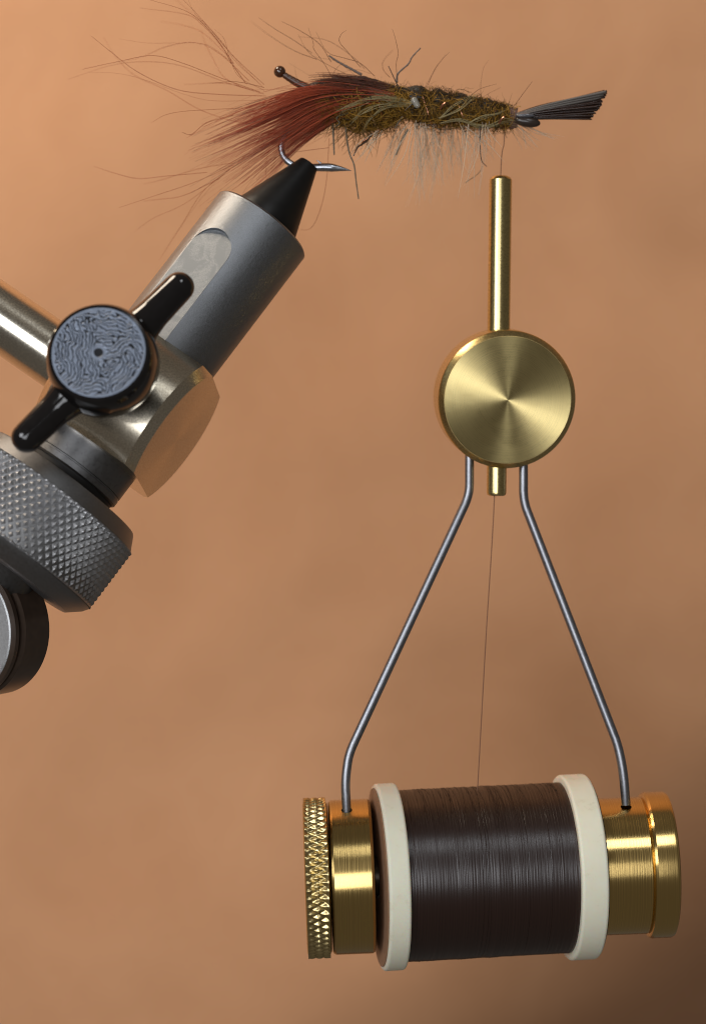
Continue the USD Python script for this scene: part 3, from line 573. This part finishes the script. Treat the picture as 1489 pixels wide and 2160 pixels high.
def tail(n, seed, lo, hi, spread=1.0, wild=1.0, lmin=0.62, lmax=1.0, m=16, clumps=None):
    g = np.random.default_rng(seed); out = []
    if clumps: cu, cw, cp, cd, cl = g.uniform(lo, hi, clumps), g.normal(0, 1, clumps), g.uniform(0, 6, clumps), g.normal(0, 1, clumps), g.uniform(0.8, 1.0, clumps)
    for k in range(n):
        if clumps:
            q = g.integers(clumps); u, w, p, d0, l0 = cu[q] + g.normal(0, 0.16), cw[q], cp[q], cd[q], cl[q]
        else: u, w, p, d0, l0 = g.uniform(lo, hi), 0, 0, g.normal(0, 1), 1.0
        u = np.clip(u, 0, 5.999); a = int(u); f = u - a
        c = guides[a] * (1 - f) + guides[a + 1] * f
        L = g.uniform(lmin, lmax) * l0; t = np.linspace(g.uniform(0.10, 0.25), L, m)
        x = np.interp(t, np.linspace(0, 1, 24), c[:, 0]); y = np.interp(t, np.linspace(0, 1, 24), c[:, 1])
        y = y + 9 * t ** 2 * w * np.sin(t * 3.2 + p) + wild * 6 * t ** 2 * np.sin(t * g.uniform(2, 7) + g.uniform(0, 6)) * g.normal(0, 1) + g.normal(0, 4.5) * t ** 1.5 + 26 * wild * max(0, abs(g.normal()) - 1.2) * g.choice([-1, 1]) * np.maximum(t - 0.45, 0) ** 1.5
        d = ((d0 * 0.8 + g.normal(0, 0.4)) * (0.5 + 1.8 * t ** 1.5) * spread - 0.9 * (1 - t)) * MM
        out.append(np.stack([(x - 744.5) / PX, d - 0.4 * MM, (1080 - y) / PX], -1))
    return np.array(out)
red = fibre('red_hair', [(0.45, 0.085, 0.034), (0.78, 0.25, 0.09), (0.95, 0.47, 0.25), (0.62, 0.13, 0.07), (0.88, 0.33, 0.12)], 0.33, 0.3, 0.5)
brown = fibre('brown_hair', [(0.12, 0.035, 0.016), (0.24, 0.07, 0.03), (0.34, 0.11, 0.045), (0.17, 0.045, 0.022)], 0.35, 0.25, 0.5)
g0 = np.random.default_rng(48)
tl = UsdGeom.Xform.Define(stage, path_for('hair_tail', fly)).GetPrim()
strands('red_hair', np.concatenate([tail(200, 41, 0.2, 2.6, clumps=10, lmin=0.6, wild=1.3), tail(250, 42, 2.3, 4.7, clumps=13, lmin=0.62, wild=1.3), tail(90, 49, 4.2, 6.0, clumps=9, lmin=0.7), tail(110, 47, 1.0, 4.3, lmin=0.45, lmax=0.85)]), 0.034, red, tl, 0.3)
strands('brown_hair', np.concatenate([tail(320, 43, 0.2, 4.5, lmin=0.25, lmax=0.5, wild=0.5), tail(90, 44, 0.0, 5.5, lmin=0.4, lmax=1.0)]), 0.027, brown, tl, 0.35)
over = tail(190, 46, 0.0, 1.2, lmin=0.28, lmax=0.5); over[..., 2] += g0.uniform(2, 24, (190, 1)) / PX; over[..., 1] += g0.uniform(-0.9, 0.6, (190, 1)) * MM
strands('over_hair', over, 0.024, brown, tl, 0.3)
strands('spread_hair', tail(130, 45, 0.0, 6.0, spread=1.8, wild=3.0, lmin=0.55, lmax=1.0), 0.024, red, tl, 0.3)
long_ = [Z1((1060, 440), (960, 350), (870, 260), (770, 140), (690, 50), (610, -30)), Z1((1050, 450), (930, 330), (860, 245), (760, 130), (670, 60), (600, -10)),
         Z1((1030, 430), (910, 320), (850, 230), (780, 150), (700, 70), (660, -10)), Z1((970, 440), (880, 310), (800, 190), (720, 90), (640, 30), (560, -30)),
         Z1((960, 430), (890, 330), (840, 240), (740, 120), (640, 50), (460, -5)), Z1((900, 330), (830, 230), (740, 130), (650, 72), (410, 38)), Z1((860, 280), (740, 170), (640, 130), (520, 108)),
         Z1((1040, 480), (820, 400), (640, 330), (480, 288), (300, 318), (110, 360)), Z1((1060, 490), (850, 425), (620, 340), (430, 320), (250, 342), (35, 412)),
         Z1((1070, 500), (800, 490), (600, 465), (400, 375), (250, 262), (155, 185)), Z1((1000, 640), (900, 632), (720, 570), (550, 470), (380, 390), (280, 290), (220, 190)),
         Z1((1070, 520), (800, 525), (640, 490), (450, 420), (300, 382), (150, 375)), Z1((980, 420), (830, 280), (700, 220), (550, 240), (400, 300), (120, 355)),
         Z1((900, 330), (760, 232), (600, 222), (450, 222), (300, 200)), Z1((960, 460), (850, 400), (790, 300), (750, 220), (730, 150)), Z1((1060, 470), (930, 400), (880, 300), (850, 200), (800, 150)),
         Z1((760, 900), (540, 920), (400, 932), (280, 905), (170, 868)), Z1((900, 860), (700, 950), (480, 1025), (300, 1085)), Z1((860, 900), (650, 1060), (480, 1140), (380, 1212)),
         Z1((900, 870), (740, 1000), (620, 1190), (510, 1360)), Z1((880, 880), (760, 1000), (640, 1160), (540, 1310)), Z1((1090, 840), (980, 960), (900, 1085), (795, 1158)),
         Z1((900, 850), (720, 880), (520, 940), (430, 960)), Z1((1090, 750), (1070, 850), (1075, 980), (1095, 1100)), Z1((1400, 720), (1385, 950), (1350, 1105), (1300, 1195), (1215, 1198)),
         Z1((1000, 560), (800, 570), (640, 580), (540, 600), (470, 640)), Z1((900, 600), (760, 640), (680, 700), (630, 690)), Z1((1000, 470), (900, 440), (800, 432), (640, 440)),
         Z1((830, 930), (640, 1020), (520, 1040), (430, 1050)), Z1((1400, 770), (1250, 790), (1150, 810), (980, 880)), Z1((1060, 455), (950, 430), (880, 425), (790, 432))]
g = np.random.default_rng(51); cur = []
for q in long_:
    d0, d1 = g.normal(-0.4, 0.8), g.normal(1.0, 6.0)
    s = spline(np.array(q), 26); dd = np.linspace(d0, d1, 26) * MM
    cur.append(np.array([at(*s[k], dd[k]) for k in range(26)]))
strands('long_hair', np.array(cur), 0.026, fibre('long_hair', [(0.45, 0.13, 0.05), (0.85, 0.36, 0.15), (0.92, 0.52, 0.28)], 0.35, 0.3), tl, 0.45, sides=5)
# wiry hairs over the back
top_h = [Z2((610, 405), (540, 280), (455, 160), (450, 110), (410, -10)), Z2((590, 395), (630, 310), (700, 260)), Z2((655, 410), (660, 370), (640, 325)), Z2((330, 420), (310, 340), (300, 265)), Z2((440, 190), (300, 90), (150, 0), (20, -90)),
         Z2((480, 240), (300, 170), (120, 60), (-40, -60)), Z2((1110, 400), (1100, 280), (1115, 190), (1095, 80), (1070, 0)), Z2((820, 300), (720, 180), (655, 100), (670, 40), (710, 10)), Z2((850, 310), (760, 220), (560, 90), (330, 60)),
         Z2((930, 370), (820, 270), (700, 230), (560, 180), (470, 20)), Z2((1050, 380), (1000, 320), (1000, 250), (1080, 160)), Z2((900, 350), (760, 320), (500, 390), (260, 270)), Z2((590, 260), (500, 120), (340, 10), (200, -60)),
         Z3((430, 560), (425, 440), (445, 310), (490, 240)), Z3((260, 590), (350, 520), (420, 470), (550, 430)), Z3((400, 560), (500, 500), (580, 460)), Z3((690, 600), (740, 530), (830, 410)), Z3((10, 440), (60, 320), (120, 240), (180, 180)),
         Z2((1340, 540), (1320, 480), (1400, 330), (1489, 200)), Z2((700, 350), (600, 300), (420, 190), (330, 40)), Z2((800, 380), (640, 260), (520, 230), (350, 200))]
cur = []
for q in top_h:
    s = spline(np.array(q), 22); d0, d1 = g.normal(0.2, 0.8), g.normal(1.0, 4.5)
    cur.append(np.array([at(*s[k], (d0 + (d1 - d0) * k / 21) * MM) for k in range(22)]))
strands('wiry_hair', np.array(cur), 0.024, fibre('wiry_hair', [(0.10, 0.035, 0.012), (0.48, 0.20, 0.06), (0.64, 0.36, 0.14)], 0.4, 0.5), fly, 0.4, sides=5)
# thicker single fibres: legs and feelers
grey = fibre('grey_leg', [(0.16, 0.115, 0.09), (0.20, 0.15, 0.12)], 0.4, 0.15); dkl = fibre('dark_leg', [(0.03, 0.018, 0.012), (0.045, 0.025, 0.015)], 0.35, 0.1); oll = fibre('olive_leg', [(0.15, 0.115, 0.07), (0.19, 0.14, 0.085)], 0.4, 0.15)
for q, mt, r0, d in ((Z2((1105, 420), (1115, 350), (1195, 275), (1225, 220), (1292, 148)), grey, 0.16, 0.6), (Z2((830, 360), (740, 310), (640, 255), (572, 208)), grey, 0.2, 0.8), (Z2((1150, 520), (1110, 440), (1040, 292)), dkl, 0.10, -1.2),
                     (Z2((600, 700), (608, 850), (614, 990)), oll, 0.17, -1.0), (Z2((700, 740), (715, 880), (735, 980), (770, 1070), (785, 1190), (805, 1335)), oll, 0.14, -1.0), (Z2((910, 820), (870, 880), (800, 930), (765, 998)), dkl, 0.14, -1.2),
                     (Z2((1225, 590), (1170, 640)), dkl, 0.10, -2.4), (Z2((1150, 690), (1120, 730), (1090, 782)), oll, 0.15, -1.5), (Z2((1190, 790), (1140, 890), (1100, 990)), oll, 0.16, -0.5), (Z3((418, 760), (425, 1010), (470, 1082)), dkl, 0.075, -1.6), (Z3((300, 1210), (400, 1140), (440, 1080)), oll, 0.05, 0.5),
                     (Z2((800, 640), (640, 690), (655, 740), (620, 770)), oll, 0.10, -2.0)):
    s = np.array([at(x, y, d * MM) for x, y in q]); obj('leg', wire(s, np.linspace(r0 * 0.85, r0 * 0.5, 24) * (1 + 0.12 * np.sin(np.arange(24) * 2.3 + r0 * 50)) * MM, 24, 8), mt, fly, True)
# cream hackle under the body
g = np.random.default_rng(61); cur = []
clumps = [(885, 268, 880, 425, 14, 22), (905, 268, 925, 395, 16, 26), (930, 270, 900, 440, 22, 26), (955, 268, 960, 380, 20, 26), (985, 268, 1000, 350, 20, 20), (1010, 268, 975, 420, 24, 14), (1030, 266, 1030, 345, 12, 14), (1085, 272, 1130, 318, 12, 14), (1100, 268, 1165, 295, 12, 8), (850, 268, 808, 372, 12, 16), (862, 272, 815, 395, 8, 10), (800, 285, 760, 350, 14, 10)]
for x0, y0, x1, y1, w, n in clumps:
    n, w = int(n * 0.85), w * 1.4
    dz = g.normal(0, 1.3)
    for k in range(n):
        e = (x1 + g.normal(0, w * 0.8), y1 - abs(g.normal(0, 0.22)) * (y1 - y0)); s = (x0 + g.normal(0, w * 0.35), y0 - 8 + g.normal(0, 4))
        b = g.normal(0, 5); mid = ((s[0] + e[0]) / 2 + b, (s[1] + e[1]) / 2 + g.normal(0, 2)); y_ = (dz + g.normal(0, 1.0)) * MM
        cur.append(spline([at(*s, y_ * 0.5 - 0.6 * MM), at(*mid, y_), at(*e, y_ * 1.4)], 12))
cream = fibre('cream_hackle', [(0.88, 0.76, 0.60), (0.97, 0.93, 0.84), (0.93, 0.84, 0.70), (0.84, 0.62, 0.38)], 0.35, 0.5)
strands('hackle', np.array(cur), 0.032, cream, fly, 0.2, label='cream hackle fibres under the body')
# pale feather fibres drawn over the hair and the body
cur = []
for q, n in ((Z2((1230, 580), (1150, 555), (1000, 510), (850, 460), (640, 425)), 16), (Z2((1230, 590), (1100, 580), (950, 545), (800, 580), (640, 650)), 14), (Z2((1230, 585), (1130, 560), (1020, 535), (930, 525)), 22), (Z2((1200, 600), (1000, 590), (850, 640), (740, 740)), 7), (Z2((1200, 610), (1010, 620), (900, 720), (840, 800)), 5),
             (Z3((100, 700), (250, 640), (330, 550), (400, 510)), 6), (Z3((110, 740), (250, 720), (420, 770), (560, 760)), 10), (Z3((330, 740), (440, 690), (560, 660), (650, 610)), 8), (Z3((360, 750), (480, 770), (600, 740), (700, 730)), 6), (Z3((110, 700), (210, 610), (360, 530)), 4)):
    for k in range(n):
        s = spline(np.array(q) + g.normal(0, 2.0, (len(q), 2)) * np.linspace(0.6, 2.2, len(q))[:, None], 16); y0 = g.normal(0, 0.12)
        rb_ = np.interp(s[:, 0], sp[:, 0], sp[:, 2]); off = np.clip(1 - ((s[:, 1] - np.interp(s[:, 0], sp[:, 0], sp[:, 1])) / (rb_ * 1.15)) ** 2, 0.06, 1)
        dep = -0.9 * rb_ / PX * np.sqrt(off) - (0.55 + y0) * MM
        cur.append(np.array([at(*s[k], dep[k]) for k in range(16)]))
strands('pale_feather', np.array(cur), 0.032, fibre('pale_feather', [(0.46, 0.37, 0.18), (0.66, 0.57, 0.36), (0.52, 0.38, 0.14), (0.78, 0.70, 0.52)], 0.4, 0.35), fly, 0.35, label='pale cream feather fibres along the side')
